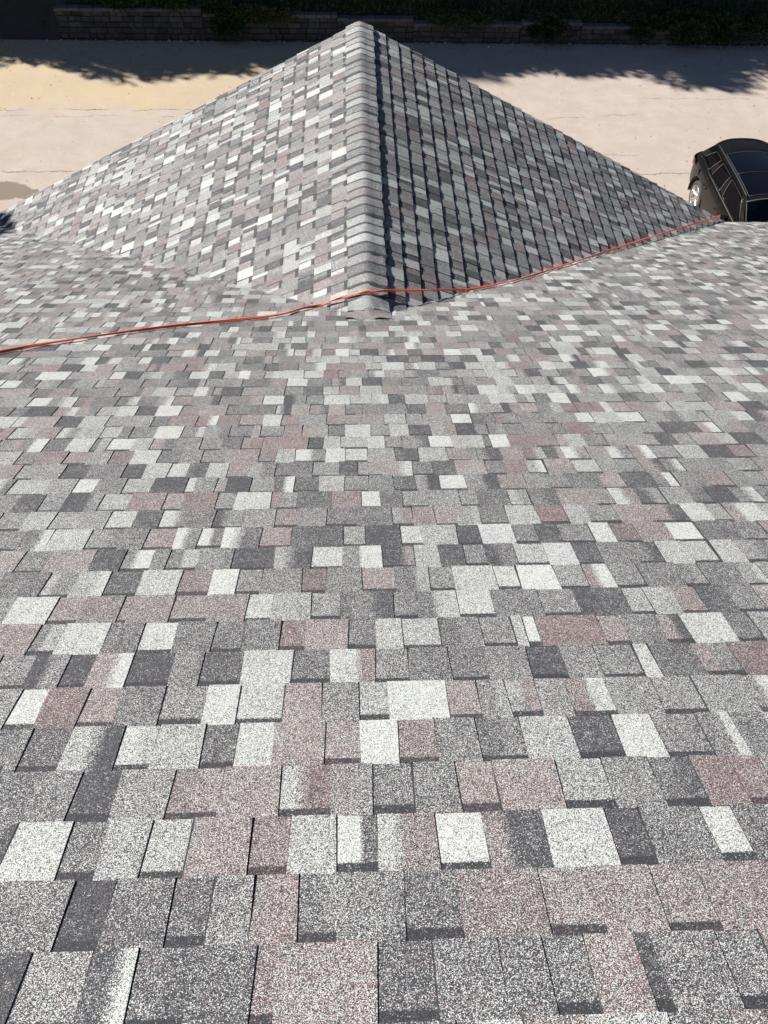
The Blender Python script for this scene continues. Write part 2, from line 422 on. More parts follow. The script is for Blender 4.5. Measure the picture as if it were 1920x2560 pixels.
yl = caps[-1]-CE
ym = (VY-.035+yl)/2
drape_piece(ym-.01, yl+.006, .150, .142, .011, (.44, .05, 0), .9)
drape_piece(VY-.035, ym+.012, .162, .150, .008, (.26, .22, 0), 0)
rc.build('ridge_cap', SH, house, smooth=False)
# rear slope beyond the top of the main roof, hidden from here
YT = S_BEG*CS; ZT = GZ-.5*YT
rr_ = MB(); rr_.face([hp(XL, YT, ZT-.004), hp(XR, YT, ZT-.004), hp(XR, YT-10, ZT-5), hp(XL, YT-10, ZT-5)], [(.4, .1, 0)]*4)
rr_.build('rear_roof', SH, house)
# walls, fascia, soffit, drip edges
wl = MB(); yb = YT-9.6; yf = Y0
for x0, x1 in ((XL+.4, XR-.4),):
    zt = ZE-.02
    P4 = [(x0, yb), (x1, yb), (x1, yf), (x0, yf)]
    for i in range(4):
        a, b = P4[i], P4[(i+1) % 4]; wl.face([hp(*a, 0), hp(*b, 0), hp(*b, zt), hp(*a, zt)])
    for x in (x0, x1): wl.face([hp(x, yb, zt), hp(x, yf, zt), hp(x, YT, ZT-.12)])
wl.face([hp(-WH+.3, yf+.01, zt), hp(WH-.3, yf+.01, zt), hp(0, yf+.01, ZR-.17)])
wl.build('wall', SIDING, house)
for a, b in ((XL, -WH-.02), (WH+.02, XR)):
    fs = MB(); fs.box((a, YE-.03-Y0, ZE-.20), (b, YE-.008-Y0, ZE-.012)); fs.build('fascia', TRIM, house)
sf = MB(); sf.box((XL, yf-Y0, ZE-.20), (XR, YE-.032-Y0, ZE-.185)); sf.build('soffit', TRIM, house)
for sx in (-1, 1):
    b_ = MB(); d = Vector((0, 0, -.19))
    A, B = hp(0, YG-.012, ZR-.012), hp(sx*(WH+.03), YG-.012, ZR-.012-.5*(WH+.03)); t = Vector((0, -.022, 0))
    b_.face([A, B, B+d, A+d]); b_.face([A+t, B+t, B+d+t, A+d+t]); b_.face([A+d, B+d, B+d+t, A+d+t]); b_.face([A, B, B+t, A+t])
    b_.build('rake_board', TRIM, house)
    de = MB(); A, B = hp(0, YG+.004, ZR-.003), hp(sx*(WH+.05), YG+.004, ZR-.003-.5*(WH+.05)); d = Vector((0, 0, -.035)); t = Vector((0, -.03, .001))
    de.face([A, B, B+d, A+d]); de.face([A, B, B+t, A+t]); de.build('drip_edge', WHITE, house)
for a, b in ((XL, -WH-.02), (WH+.02, XR)):
    de = MB(); de.box((a, YE-.006-Y0, ZE-.04), (b, YE+.016-Y0, ZE-.0085)); de.build('drip_edge', WHITE, house)

# ------------------------------------------------------------------ orange cord over the roof
def surf(x, y):
    m = GZ-.5*y; d_ = ZR-.5*(math.sqrt(x*x+.038**2)-.014)+.012 if y > VY-.3 and y < YG else -99
    return max(m, d_)+.010
cpts = [(-2.75, 3.20), (-2.16, 3.664), (-1.889, 3.874), (-1.357, 4.173), (-.868, 4.359), (-.609, 4.49), (-.46, 4.66), (-.347, 4.745), (-.23, 4.737), (-.10, 4.712), (-.02, 4.695), (.05, 4.715), (.11, 4.75), (.20, 4.795),
        (.42, 4.93), (.62, 5.09), (.829, 5.235), (1.287, 5.616), (1.747, 6.12), (2.305, 6.725), (2.971, 7.43), (3.732, 8.22), (4.38, 8.90), (4.505, 9.02)]
c3 = []
for i, (x, y) in enumerate(cpts):
    lift = .012
    lift = .007
    if .09 < x < .6: lift += .024*math.sin(math.pi*(x-.09)/.51)
    c3.append(Vector((x, y, surf(x, y)+lift)))
c3 += [Vector((4.53, 9.06, c3[-1].z-.05)), Vector((4.53, 9.075, c3[-1].z-.35)), Vector((4.56, 9.09, 4.2))]
path = smooth_curve(c3, 14)
cb = MB()
for s in (0, 1):
    pts = []
    for i, p in enumerate(path):
        t = (path[min(i+1, len(path)-1)]-path[max(i-1, 0)]).normalized(); sd = t.cross(Vector((0, 0, 1)))
        sd = sd.normalized() if sd.length > .1 else Vector((1, 0, 0)); up_ = sd.cross(t)
        a = i*.10+s*math.pi+.8*math.sin(i*.05); rr = .0044
        flat = .55 if p.x > .6 else .9
        pts.append(p+rr*(math.cos(a)*sd*1.15+math.sin(a)*up_*flat)+up_*.004)
    cb.tube(pts, .0050, 8)
cord = cb.build('extension_cord', CORD, smooth=True)
tag(cord, 'orange cord, two strands twisted together, lying across the shingles and along the right valley', 'cord')

# ------------------------------------------------------------------ retaining wall
wallo = empty('retaining_wall', (0, WY, 0))
tag(wallo, 'low stepped retaining wall of grey split-face concrete blocks in the shade beyond the road', 'wall')
SEG = [(-8.95, -4.52, .80), (-4.52, -.42, .67), (-.42, 1.92, .575), (1.92, 5.3, .45), (5.3, 7.2, .52), (7.2, 9.4, .42), (9.4, 15.5, .29), (15.5, 24., .29)]
rw = random.Random(5); bl = MB(); capm = []
CH = .158
for sx0, sx1, top in SEG:
    z = top; r_ = 0
    while z > -.03:
        zb = z-CH; x = sx0+(0 if r_ % 2 else rw.uniform(.05, .2)-.2); setb = .016*(z/CH)
        while x < sx1:
            wd = rw.choice((.19, .24, .30, .36, .40))*rw.uniform(.93, 1.05); a, b = max(x, sx0), min(x+wd, sx1)
            if b-a > .05:
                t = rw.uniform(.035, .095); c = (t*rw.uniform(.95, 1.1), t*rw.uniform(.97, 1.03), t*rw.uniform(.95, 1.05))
                g_ = .005; yo = setb+rw.uniform(-.016, .018); bv = rw.uniform(.012, .026)
                f0 = [(a+g_, yo+bv, zb+g_), (b-g_, yo+bv, zb+g_), (b-g_, yo+bv, z-g_), (a+g_, yo+bv, z-g_)]
                f1 = [(a+g_+bv, yo+rw.uniform(-.008, .008), zb+g_+bv), (b-g_-bv, yo+rw.uniform(-.008, .008), zb+g_+bv), (b-g_-bv, yo+rw.uniform(-.006, .006), z-g_-bv*.7), (a+g_+bv, yo+rw.uniform(-.006, .006), z-g_-bv*.7)]
                bk = [(p[0], .24, p[2]) for p in f0]
                bl.face(f1, [c]*4)
                for i in range(4):
                    j = (i+1) % 4; bl.face([f0[i], f0[j], f1[j], f1[i]], [c]*4); bl.face([bk[i], bk[j], f0[j], f0[i]], [c]*4)
            x += wd
        z = zb; r_ += 1
bl.build('block_courses', BLOCK, wallo)
for sx0, sx1, top in SEG:
    x = sx0
    while x < sx1-.08:
        wd = rw.uniform(.36, .44)
        if sx1-x-wd < .12: wd = sx1-x
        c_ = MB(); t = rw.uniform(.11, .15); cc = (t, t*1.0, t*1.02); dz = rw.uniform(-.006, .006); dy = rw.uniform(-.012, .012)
        a, b = x+.006, min(x+wd, sx1)-.006; z0, z1 = top+.003+dz, top+.085+dz; s_ = .06
        lo = [(a, .01+dy, z0), (b, .01+dy, z0), (b, .27+dy, z0), (a, .27+dy, z0)]
        mi = [(a, .0+dy, z1-.02), (b, .0+dy, z1-.02), (b, .27+dy, z1-.01), (a, .27+dy, z1-.01)]
        hi = [(a+.012, .018+dy, z1), (b-.012, .018+dy, z1), (b-.01, .26+dy, z1), (a+.01, .26+dy, z1)]
        for A, B in ((lo, mi), (mi, hi)):
            for i in range(4): c_.face([A[i], A[(i+1) % 4], B[(i+1) % 4], B[i]], [cc]*4)
        c_.face(hi, [cc]*4); c_.face(lo[::-1], [cc]*4)
        if sx0 < 15: c_.build('cap_block', BLOCK, wallo)
        x += wd
# ------------------------------------------------------------------ gravel and scraps at the foot of the wall
gv = MB(); rg = random.Random(3)
def stone(mb, x, y, z, r, c):
    ph = rg.uniform(0, 6); pts = []
    for k in range(6): a = ph+k*1.047; pts.append((x+r*math.cos(a)*rg.uniform(.75, 1.2), y+r*math.sin(a)*rg.uniform(.6, 1.), z+r*rg.uniform(.05, .3)))
    tp = (x+rg.uniform(-.2, .2)*r, y, z+r*rg.uniform(.55, .8)); n = len(mb.v)
    for k in range(6):
        mb.face([pts[k], pts[(k+1) % 6], tp], [c]*3); q0, q1 = pts[k], pts[(k+1) % 6]
        mb.face([(q0[0], q0[1], z-.01), (q1[0], q1[1], z-.01), q1, q0], [c]*4)
for k in range(700):
    x = rg.uniform(-11.5, 15); y = WY-abs(rg.gauss(0, .10))-.02
    if x < -8.95: y += rg.uniform(-.1, .3)
    t = rg.uniform(.12, .42); stone(gv, x, y, .0, rg.choice((.012, .018, .018, .028, .04)) if rg.random() < .96 else .06, (t, t*.97, t*.92))
for k in range(420):
    x = rg.uniform(-11, 14); y = rg.uniform(17.5, 27); t = rg.choice((.06, .1, .5, .6, .4)); stone(gv, x, y, 0, rg.uniform(.006, .018), (t, t*.93, t*.8))
GRAV = NT('loose_stone'); GRAV.base(GRAV.n('VertexColor', layer_name='mix').outputs[0]); GRAV.set(Roughness=.9)
tag(gv.build('gravel', GRAV.m), kind='stuff', label='loose pale gravel along the foot of the block wall and road', cat='gravel')
sc_ = MB(); rows = [[(-.07+.035*i, -.045+.03*j, .012+.02*math.sin(i*1.3)*math.cos(j*1.1)) for i in range(5)] for j in range(4)]; sc_.grid(rows)
sc_.grid([[(p[0], p[1], p[2]-.004) for p in r] for r in rows])
tag(sc_.build('paper_scrap', WHITE, loc=(4.25, 26.95, .0)), 'small crumpled white scrap on the shaded road at the foot of the wall', 'litter')
st = MB(); stone(st, 0, 0, 0, .16, (.34, .33, .31)); stone(st, .12, .06, 0, .08, (.30, .29, .28))
tag(st.build('stone', GRAV.m, loc=(13.6, 26.9, 0)), 'rounded grey stone at the right end of the block wall', 'stone')

# ------------------------------------------------------------------ vegetation
LIT = NT('dry_leaf'); LIT.base(LIT.n('VertexColor', layer_name='mix').outputs[0]); LIT.set(Roughness=.8)
LEAF1 = leaf_material('weed_leaf', (.020, .045, .012), (.070, .115, .030))
LEAF2 = leaf_material('shrub_leaf', (.012, .035, .010), (.050, .090, .028))
LEAF3 = leaf_material('tree_leaf', (.030, .060, .018), (.075, .130, .035))
rv = random.Random(21)
def leaf(mb, p, d, ln, wd, c):
    d = d.normalized(); s = d.cross(Vector((rv.uniform(-1, 1), rv.uniform(-1, 1), rv.uniform(-.3, 1))))
    if s.length < .05: s = Vector((1, 0, 0))
    s.normalize(); n = s.cross(d)*ln*.12
    mb.face([p, p+d*ln*.5+s*wd*.5+n, p+d*ln, p+d*ln*.5-s*wd*.5+n], [c]*4)
def rdir(zmin=-1., zmax=1.):
    a = rv.uniform(0, 6.283); z = rv.uniform(zmin, zmax); r = math.sqrt(max(0, 1-z*z)); return Vector((r*math.cos(a), r*math.sin(a), z))
gc = MB()
for k in range(26000):
    x = rv.uniform(-9.6, 17); y = WY+.30+abs(rv.gauss(0, 1.5)); hgt = rv.uniform(.03, .22)
    if x < -8.6 and rv.random() < .93: continue
    p = Vector((x, y, hill_z(x, y)+rv.uniform(0, .12))); d = rdir(.0, 1.); d.y -= .25
    if rv.random() < .25: leaf(gc, p, Vector((d.x*.4, d.y*.4-.1, 1)), rv.uniform(.15, .32), .014, (rv.uniform(.3, 1), .25*(rv.random() < .2), 0))
    else: leaf(gc, p, d, rv.uniform(.07, .17), rv.uniform(.03, .08), (rv.random(), .6*(rv.random() < .06), 0))
tag(gc.build('ground_cover', LEAF1), 'dense weeds and grass covering the bank above the block wall', 'ground cover', kind='stuff')
lt = MB()
for k in range(900):
    x = rv.uniform(-12, 15); y = WY-abs(rv.gauss(0, .9))-.03 if rv.random() < .75 else rv.uniform(16, 27)
    t = rv.uniform(.5, 1.3); leaf(lt, Vector((x, y, .008)), Vector((rv.uniform(-1, 1), rv.uniform(-1, 1), rv.uniform(0, .25))), rv.uniform(.025, .06), rv.uniform(.015, .03), (.09*t, .065*t, .035*t))
tag(lt.build('leaf_litter', LIT.m), 'small dry leaves scattered over the road, thickest along the wall', 'leaves', kind='stuff')
def shrub(name, loc, rx, ry, rz, n, lf, label, cat, mat, brown=.03, droop=.25, stems=7):
    root = empty(name, loc); fo = MB(); sm = MB(); lumps = []
    for i in range(9): lumps.append((Vector((rv.uniform(-.7, .7)*rx, rv.uniform(-.6, .6)*ry, rv.uniform(-.55, .65)*rz)), rv.uniform(.35, .6)))
    for k in range(n):
        c, s = rv.choice(lumps); d = rdir(); rr = rv.random()**.4
        p = c+Vector((d.x*rx*s*rr, d.y*ry*s*rr, d.z*rz*s*rr)); o = (d+Vector((0, -.15, -droop))+rdir()*.6)
        tone = min(1, max(0, rv.gauss(.45, .28)))
        leaf(fo, p, o, lf*rv.uniform(.6, 1.3), lf*rv.uniform(.35, .6), (tone, .8*(rv.random() < brown), 0))
    for i in range(stems):
        c, s = rv.choice(lumps); b = Vector((rv.uniform(-.2, .2)*rx, .35*ry, -.55*rz)); sm.tube([b, b.lerp(c, .5)+Vector((0, 0, .08)), c], [.012, .009, .005], 5)
    fo.build('foliage', mat, root); sm.build('stem', BARK, root)
    tag(root, label, cat); return root
shrub('shrub', (-6.95, WY+.22, .98), .95, .42, .22, 2600, .12, 'grassy green clump spilling over the caps of the tallest wall section', 'shrub', LEAF1)
shrub('shrub', (-3.95, WY+.02, .62), .62, .48, .55, 4200, .10, 'dark green bush hanging down the wall below the step of its tallest section', 'shrub', LEAF2)
shrub('shrub', (-2.2, WY+.15, .68), 1.2, .38, .30, 3200, .10, 'yellowish straggly plant over the wall left of the gable peak', 'shrub', LEAF1, .25)
shrub('shrub', (6.05, WY+.02, .45), .62, .45, .42, 3600, .10, 'rounded dark bush hanging over the wall right of the gable', 'shrub', LEAF2)
shrub('shrub', (9.15, WY+.12, .50), .75, .40, .26, 2400, .10, 'small green bush over the wall between two larger hanging bushes', 'shrub', LEAF2)
shrub('shrub', (11.0, WY+.0, .42), 1.0, .50, .46, 5200, .11, 'widest dark bush covering the wall above the parked car', 'shrub', LEAF2)
shrub('shrub', (-5.6, WY+.16, .92), .75, .40, .20, 1800, .09, 'thin weedy tuft on the right half of the tallest wall section', 'shrub', LEAF1, .15)
shrub('shrub', (3.6, WY+.16, .56), 1.2, .36, .20, 2600, .09, 'low ragged weeds along the wall top just right of the gable slope', 'shrub', LEAF1, .12)
shrub('shrub', (13.0, WY+.15, .50), 1.1, .42, .34, 3200, .11, 'low leafy bush trailing over the wall at the far right edge', 'shrub', LEAF1)
def tree_meshes(seed, h, rc_, n, lf):
    r_ = random.Random(seed); t = MB(); cr = MB(); lumps = []
    t.tube([(0, 0, -.3), (.05, .02, h*.3), (-.04, .06, h*.6), (.02, 0, h*.9)], [.20, .15, .10, .03], 10)
    for i in range(20):
        a = r_.uniform(0, 6.283); z = r_.uniform(.22, .92)*h; q = rc_*r_.uniform(.25, .85)*math.sin(math.pi*min(1, .18+z/h*.80))
        e = Vector((q*math.cos(a), q*math.sin(a), z+.25)); s = Vector((0, 0, max(h*.18, z-.7)))
        t.tube([s, s.lerp(e, .5)+Vector((0, 0, .12)), e], [.06, .04, .015], 6); lumps.append((e, r_.uniform(.55, 1.05)))
    lumps.append((Vector((0, 0, h*.93)), .8))
    for k in range(n):
        c, s = r_.choice(lumps); a = r_.uniform(0, 6.283); z = r_.uniform(-1, 1); q = math.sqrt(1-z*z); d = Vector((q*math.cos(a), q*math.sin(a), z))
        p = c+d*s*(r_.random()**.45)*Vector((1, 1, 1)).length/1.73; o = d+Vector((r_.uniform(-.5, .5), r_.uniform(-.5, .5), r_.uniform(-.9, .1)))
        leaf(cr, p, o, lf*r_.uniform(.7, 1.4), lf*r_.uniform(.35, .6), (min(1, max(0, r_.gauss(.5, .25))), 0, 0))
    return t, cr
variants = []
for i, (sd, h) in enumerate(((1, 9.2), (2, 9.8), (3, 8.8))):
    t, c = tree_meshes(sd, h, 2.2, 7000, .26)
    variants.append((t, c))
built = {}
def place_tree(v, x, y, z, s, rz, label, group):
    root = empty('tree', (x, y, z)); root.rotation_euler = (0, 0, rz); root.scale = (s, s, s)
    if v not in built:
        built[v] = (variants[v][0].build('trunk', BARK, root, smooth=True), variants[v][1].build('crown', LEAF3, root))
    else:
        for o in built[v]:
            c = o.copy(); col.objects.link(c); c.parent = root
    tag(root, label, 'tree', group); return root
rt = random.Random(8); k = 0
for row, (yy, n, x0, st_) in enumerate(((32.9, 15, -29, 2.55), (36.7, 14, -30, 2.9))):
    for i in range(n):
        x = x0+i*st_+rt.uniform(-.4, .4); y = yy+rt.uniform(-.3, .3)
        place_tree(k % 3, x, y, hill_z(x, y)-.1, rt.uniform(.92, 1.04)*(1.0 if row == 0 else 1.08), rt.uniform(0, 6.28),
                   'leafy green tree in the %s row on the bank behind the block wall' % ('front' if row == 0 else 'rear'), 'trees in the %s row on the bank' % ('front' if row == 0 else 'rear')); k += 1
for i in range(9):  # tall trees out of view, added to block sky and deepen the road shade
    x = -36+i*5.4+rt.uniform(-.6, .6); y = 42.5+rt.uniform(-.6, .6)
    place_tree(k % 3, x, y, hill_z(x, y)-.1, 1.95, rt.uniform(0, 6.28), 'tall unseen tree added behind the two lower rows to block sky light', 'tall unseen trees added to block sky light'); k += 1
place_tree(1, -10.75, 11.3, 0, 1.16, 1.0, 'lone leafy tree beside the left end of the house', None)

# ------------------------------------------------------------------ parked car (front towards the house)
CAR = empty('parked_car', (9.29, 14.35, 0))
tag(CAR, 'black sport utility car with sunroof parked on the pale road beside the eave', 'car')
def dark_glass():
    q = NT('tinted_glass'); d = q.n('BsdfDiffuse'); d.inputs[0].default_value = (.003, .003, .004, 1); g = q.n('BsdfGlossy'); g.inputs['Roughness'].default_value = .02
    m = q.n('MixShader'); m.inputs[0].default_value = .012; q.l(d.outputs[0], m.inputs[1]); q.l(g.outputs[0], m.inputs[2]); q.l(m.outputs[0], q.t.nodes['Material Output'].inputs[0]); return q.m
GLASS = dark_glass()
ROOFGL = plain('roof_glass', (.003, .003, .005), .03, 0, 0, .3)
PILLAR = plain('gloss_black_pillar', (.004, .004, .004), .12, 0, 0, .05)
SCREEN = glass_material('windscreen_glass', (.42, .47, .46), .5)
RUBBER = plain('tyre_rubber', (.035, .032, .030), .85)
ALLOY = plain('alloy', (.62, .61, .59), .28, .9)
CHROME = plain('chrome_strip', (.75, .76, .78), .12, 1)
BLACKP = plain('black_plastic', (.015, .015, .015), .5)
REDL = plain('red_lens', (.05, .004, .004), .15)
CLEAR = plain('clear_lens', (.55, .56, .58), .08, .3)
SEAT = plain('seat_cloth', (.20, .21, .19), .9)
def car_obj(mb, name, mat, parent=None, smooth=False, weld=True, sub=0):
    o = mb.build(name, mat, parent or CAR, smooth, weld)
    if sub:
        m = o.modifiers.new('sub', 'SUBSURF'); m.levels = sub; m.render_levels = sub
    return o
# y, half width, shoulder z, centre z, underside z
ST = [(0, .60, .60, .62, .30), (.04, .76, .70, .74, .26), (.16, .88, .82, .86, .22), (.40, .925, .90, .96, .21), (.75, .945, .94, 1.01, .21), (1.05, .95, .965, 1.05, .21), (1.5, .95, .985, 1.05, .21),
      (2.1, .948, .99, 1.05, .21), (2.8, .948, 1.0, 1.05, .21), (3.4, .952, 1.015, 1.06, .21), (3.9, .95, 1.03, 1.06, .22), (4.3, .925, 1.035, 1.06, .25), (4.55, .885, 1.02, 1.04, .28), (4.70, .82, .97, .99, .32), (4.75, .70, .90, .92, .38)]
def section(y, hw, zs, zc, zb):
    m = (zb+zs)/2
    h = [(0, zb), (.70*hw, zb), (.93*hw, zb+.02), (.985*hw, zb+.14), (1.0*hw, m+.04), (.992*hw, zs-.14), (.975*hw, zs-.03), (.945*hw, zs+.015), (.86*hw, zs+.05*(zc-zs+.9)), (.5*hw, zc), (0, zc+.012)]
    return h
bd = MB(); secs = []
for a in ST:
    h = section(*a); full = [Vector((x, a[0], z)) for x, z in h]+[Vector((-x, a[0], z)) for x, z in h[-2:0:-1]]
    secs.append(full)
bd.grid(secs, None, 0, True)
n = len(secs[0]); bd.f.append(tuple(range(n))); bd.c.append([(.5, .5, .5)]*n); bd.m.append(0)
k = len(bd.v)-n; bd.f.append(tuple(reversed(range(k, k+n)))); bd.c.append([(.5, .5, .5)]*n); bd.m.append(0)
body = car_obj(bd, 'body', PAINT, None, True, True, 2)
AX = (.92, 3.77); WR = .372
# cut the wheel arches
cutters = []
for yy in AX:
    for sx in (-1, 1):
        c = MB(); nn = 40
        r0 = [Vector((sx*.60, yy+.445*math.cos(6.28319*i/nn), WR+.03+.445*math.sin(6.28319*i/nn))) for i in range(nn)]
        r1 = [Vector((sx*1.2, p.y, p.z)) for p in r0]
        c.v = [tuple(p) for p in r0+r1]
        for i in range(nn): j = (i+1) % nn; c.f.append((i, j, nn+j, nn+i))
        c.f += [tuple(range(nn)), tuple(reversed(range(nn, 2*nn)))]; c.c = [[(.5,.5,.5)]*len(f) for f in c.f]; c.m = [0]*len(c.f)
        o = c.build('cutter', BLACKP, None, False, True); cutters.append(o)
        m = body.modifiers.new('arch', 'BOOLEAN'); m.operation = 'DIFFERENCE'; m.solver = 'EXACT'; m.object = o; o.location = CAR.location
bpy.context.view_layer.update()
dg = bpy.context.evaluated_depsgraph_get()
nm = bpy.data.meshes.new_from_object(body.evaluated_get(dg)); body.modifiers.clear(); body.data = nm; nm.name = 'body'
for o in cutters: bpy.data.objects.remove(o, do_unlink=True)
for yy in AX:                                  # arch linings and lips
    for sx in (-1, 1):
        a = MB(); rows = []
        for i in range(25):
            t = math.pi*(-.08+1.16*i/24); cy, cz = math.cos(t), math.sin(t)
            rows.append([Vector((sx*x, yy+(.445+q)*cy, WR+.03+(.445+q)*cz)) for x, q in ((.60, -.004), (.93, -.004), (.952, .0), (.956, .012), (.945, .03))])
        a.grid(rows); car_obj(a, 'arch_trim', BLACKP, None, True)
# greenhouse: belt points B and rail points T, windows are their own panes
zB, zT = 1.055, 1.56
COLS = [(.98, 1.72), (1.26, 1.95), (2.62, 2.62), (2.86, 2.74), (3.52, 3.30), (3.80, 3.44), (4.36, 3.86), (4.60, 4.16)]
def bx(y): return .80-.05*max(0, (1.4-y))**1.2-.05*max(0, y-3.6)
def tx(y): return .700-.03*max(0, 2.1-y)-.045*max(0, y-3.2)
def tz(y): return 1.585-.10*max(0, 2.25-y)**1.5-.055*max(0, y-2.8)**1.5
FR = [0, .09, .5, .90, 1]
def side(kf, fr, sx, out=0):
    k0 = int(min(kf, len(COLS)-1.001)); t = kf-k0
    b = COLS[k0][0]*(1-t)+COLS[k0+1][0]*t; tp = COLS[k0][1]*(1-t)+COLS[k0+1][1]*t
    B = Vector((bx(b), b, zB)); T = Vector((tx(tp), tp, tz(tp)-.02)); p = B.lerp(T, fr)
    bul = .025*math.sin(math.pi*fr); return Vector((sx*(p.x+bul+out), p.y, p.z))
fr_ = MB()
for sx in (-1, 1):
    for c_ in range(len(COLS)-1):
        for r_ in range(len(FR)-1):
            win = c_ in (1, 3, 5) and r_ in (1, 2)
            if win: continue
            q = 4
            rows = [[side(c_+i/q, FR[r_]+(FR[r_+1]-FR[r_])*j/2, sx) for i in range(q+1)] for j in range(3)]
            fr_.grid(rows, None, 1 if c_ > 0 else 0)
# roof skin between the rails
def roof(u, y, o=0):
    hw = tx(y); e = tz(y)-.02; cr = .085*(1-(abs(u))**2.4); return Vector((u*hw, y, e+cr+o))
us = [-1+i/8 for i in range(17)]; rys = [1.72, 1.9, 2.1, 2.4, 2.7, 3.0, 3.3, 3.6, 3.85, 4.05, 4.16]
fr_.grid([[roof(u, y) for u in us] for y in rys])
car_obj(fr_, 'roof', [PAINT, PILLAR], None, True)
for sx in (-1, 1):
    for c_ in (1, 3, 5):
        w_ = MB(); w_.grid([[side(c_+i/6, .09+.81*j/6, sx, -.006) for i in range(7)] for j in range(7)])
        pane = car_obj(w_, 'side_window', GLASS, None, True)
        fm = MB(); lo, hi = .05, .95
        ring = [side(c_+i/8, .075, sx, .006) for i in range(9)]+[side(c_+1, .09+.81*j/8, sx, .006) for j in range(1, 9)]+[side(c_+1-i/8, .91, sx, .006) for i in range(1, 9)]+[side(c_, .91-.83*j/8, sx, .006) for j in range(1, 9)]
        fm.tube([ring[i] for i in list(range(len(ring)))+[0]], .0042, 5)
        car_obj(fm, 'frame', CHROME, pane, True)
    bs = MB(); bs.tube([side(.75+i*.2, .015, sx, .014) for i in range(29)], .021, 6); car_obj(bs, 'chrome_strip', CHROME, None, True)
    rl = MB(); rl.tube([Vector((sx*(tx(y)-.035), y, tz(y)+.030)) for y in [1.8+.1*i for i in range(24)]], [.006]+[.016]*22+[.006], 6); car_obj(rl, 'roof_rail', BLACKP, None, True)
    # doors: handles and shut lines
    def bside(y, z, o=0): return Vector((sx*(.948+o-.012*max(0, z-.88)/.1), y, z))
    for y in (2.35, 3.36):
        hd = MB(); hd.tube([bside(y-.11, .90, .004), bside(y-.09, .90, .03), bside(y+.09, .90, .03), bside(y+.11, .90, .004)], .014, 8); car_obj(hd, 'door_handle', CHROME if y < 0 else PAINT, None, True)
    mi = MB(); rows = []
    for i in range(9):
        t = i/8; cx_ = sx*(1.0+.16*math.sin(math.pi*t)*.0); prof = math.sin(math.pi*min(1, .08+t*.9))**.5
        rows.append([Vector((sx*(.93+.24*t), 1.72+.02*t+.095*prof*math.cos(a), 1.10+.075*prof*math.sin(a))) for a in [6.28319*j/12 for j in range(12)]])
    mi.grid(rows, None, 0, True); mi.f.append(tuple(range(12))); mi.f.append(tuple(reversed(range(len(mi.v)-12, len(mi.v))))); mi.c += [[(.5,.5,.5)]*12]*2; mi.m += [0, 0]
    mirror = car_obj(mi, 'mirror', PAINT, None, True)
    mg = MB(); mg.grid([[Vector((sx*(.96+.19*i/4), 1.822, 1.06+.085*j/3)) for i in range(5)] for j in range(4)]); car_obj(mg, 'mirror_glass', CLEAR, mirror)
    # lamps
    hl_ = MB(); hl_.grid([[Vector((sx*(.52+.34*i/6), .02+.40*(i/6)**2+.06*j/3, .60+.10*i/6+.13*j/3)) for i in range(7)] for j in range(4)]); car_obj(hl_, 'headlight', CLEAR, None, True)
    tl = MB(); tl.grid([[Vector((sx*(.93-.30*(i/6)**1.6), 4.36+.38*(i/6)**.6, .84+.16*j/3)) for i in range(7)] for j in range(4)])
    tl.grid([[Vector((sx*(.945-.30*(i/6)**1.6), 4.40+.385*(i/6)**.6, .85+.14*j/3)) for i in range(7)] for j in range(4)]); car_obj(tl, 'tail_light', REDL, None, True)
# fuel flap on this side
ff = MB(); ff.grid([[Vector((-(.957-.004*j), 4.02+.075*math.cos(a)*r_, .90+.075*math.sin(a)*r_)) for a in [6.28319*i/16 for i in range(17)]] for j, r_ in enumerate((1, .85, .0001))]); car_obj(ff, 'fuel_flap', BLACKP, None, True)
# sunroof, windscreen, rear screen, spoiler
sr = MB(); sr.grid([[roof(-.86+1.72*i/12, 1.86+1.76*j/12, .006) for i in range(13)] for j in range(13)]); sun = car_obj(sr, 'sunroof', ROOFGL, None, True)
rm = MB(); edge = [roof(-.86+1.72*i/12, 1.86, .008) for i in range(13)]+[roof(.86, 1.86+1.76*j/12, .008) for j in range(1, 13)]+[roof(.86-1.72*i/12, 3.62, .008) for i in range(1, 13)]+[roof(-.86, 3.62-1.76*j/12, .008) for j in range(1, 13)]
rm.tube(edge, .006, 5); car_obj(rm, 'seal', plain('grey_seal', (.07, .07, .075), .4), sun, True)
xb = MB(); xb.tube([roof(-.86+1.72*i/12, 2.72, .008) for i in range(13)], .007, 5); car_obj(xb, 'seal', plain('dark_seal', (.05, .05, .055), .5), sun, True)
ws = MB(); ws.grid([[Vector(((bx(.98)*(1-t)+tx(1.72)*.985*t)*u, .98+.74*t-.20*(1-u*u)*(1-t)-.06*(1-u*u)*t, zB+(tz(1.72)-.02-zB)*t+.085*(1-abs(u)**2.4)*t+.03*math.sin(math.pi*t))) for u in us] for t in [i/8 for i in range(9)]])
car_obj(ws, 'windscreen', SCREEN, None, True)
hdr = MB(); hdr.tube([roof(u, 1.70, .010) for u in us], .012, 6); car_obj(hdr, 'header_seal', plain('header_grey', (.12, .12, .125), .45), None, True)
for sx in (-1, 1):
    ap = MB(); ap.tube([Vector((sx*(bx(.98)+(tx(1.72)-bx(.98))*t-.012), .97+.75*t, zB+(tz(1.72)-zB)*t+.03*math.sin(math.pi*t))) for t in [i/8 for i in range(9)]], .014, 6); car_obj(ap, 'pillar_trim', BLACKP, None, True)
rg_ = MB(); rg_.grid([[Vector((u*(.62+.10*(1-t)), 4.66-.50*t+.05*(1-u*u), 1.03+.50*t)) for u in us] for t in [i/6 for i in range(7)]]); car_obj(rg_, 'rear_window', GLASS, None, True)
spl = MB()
rows = []
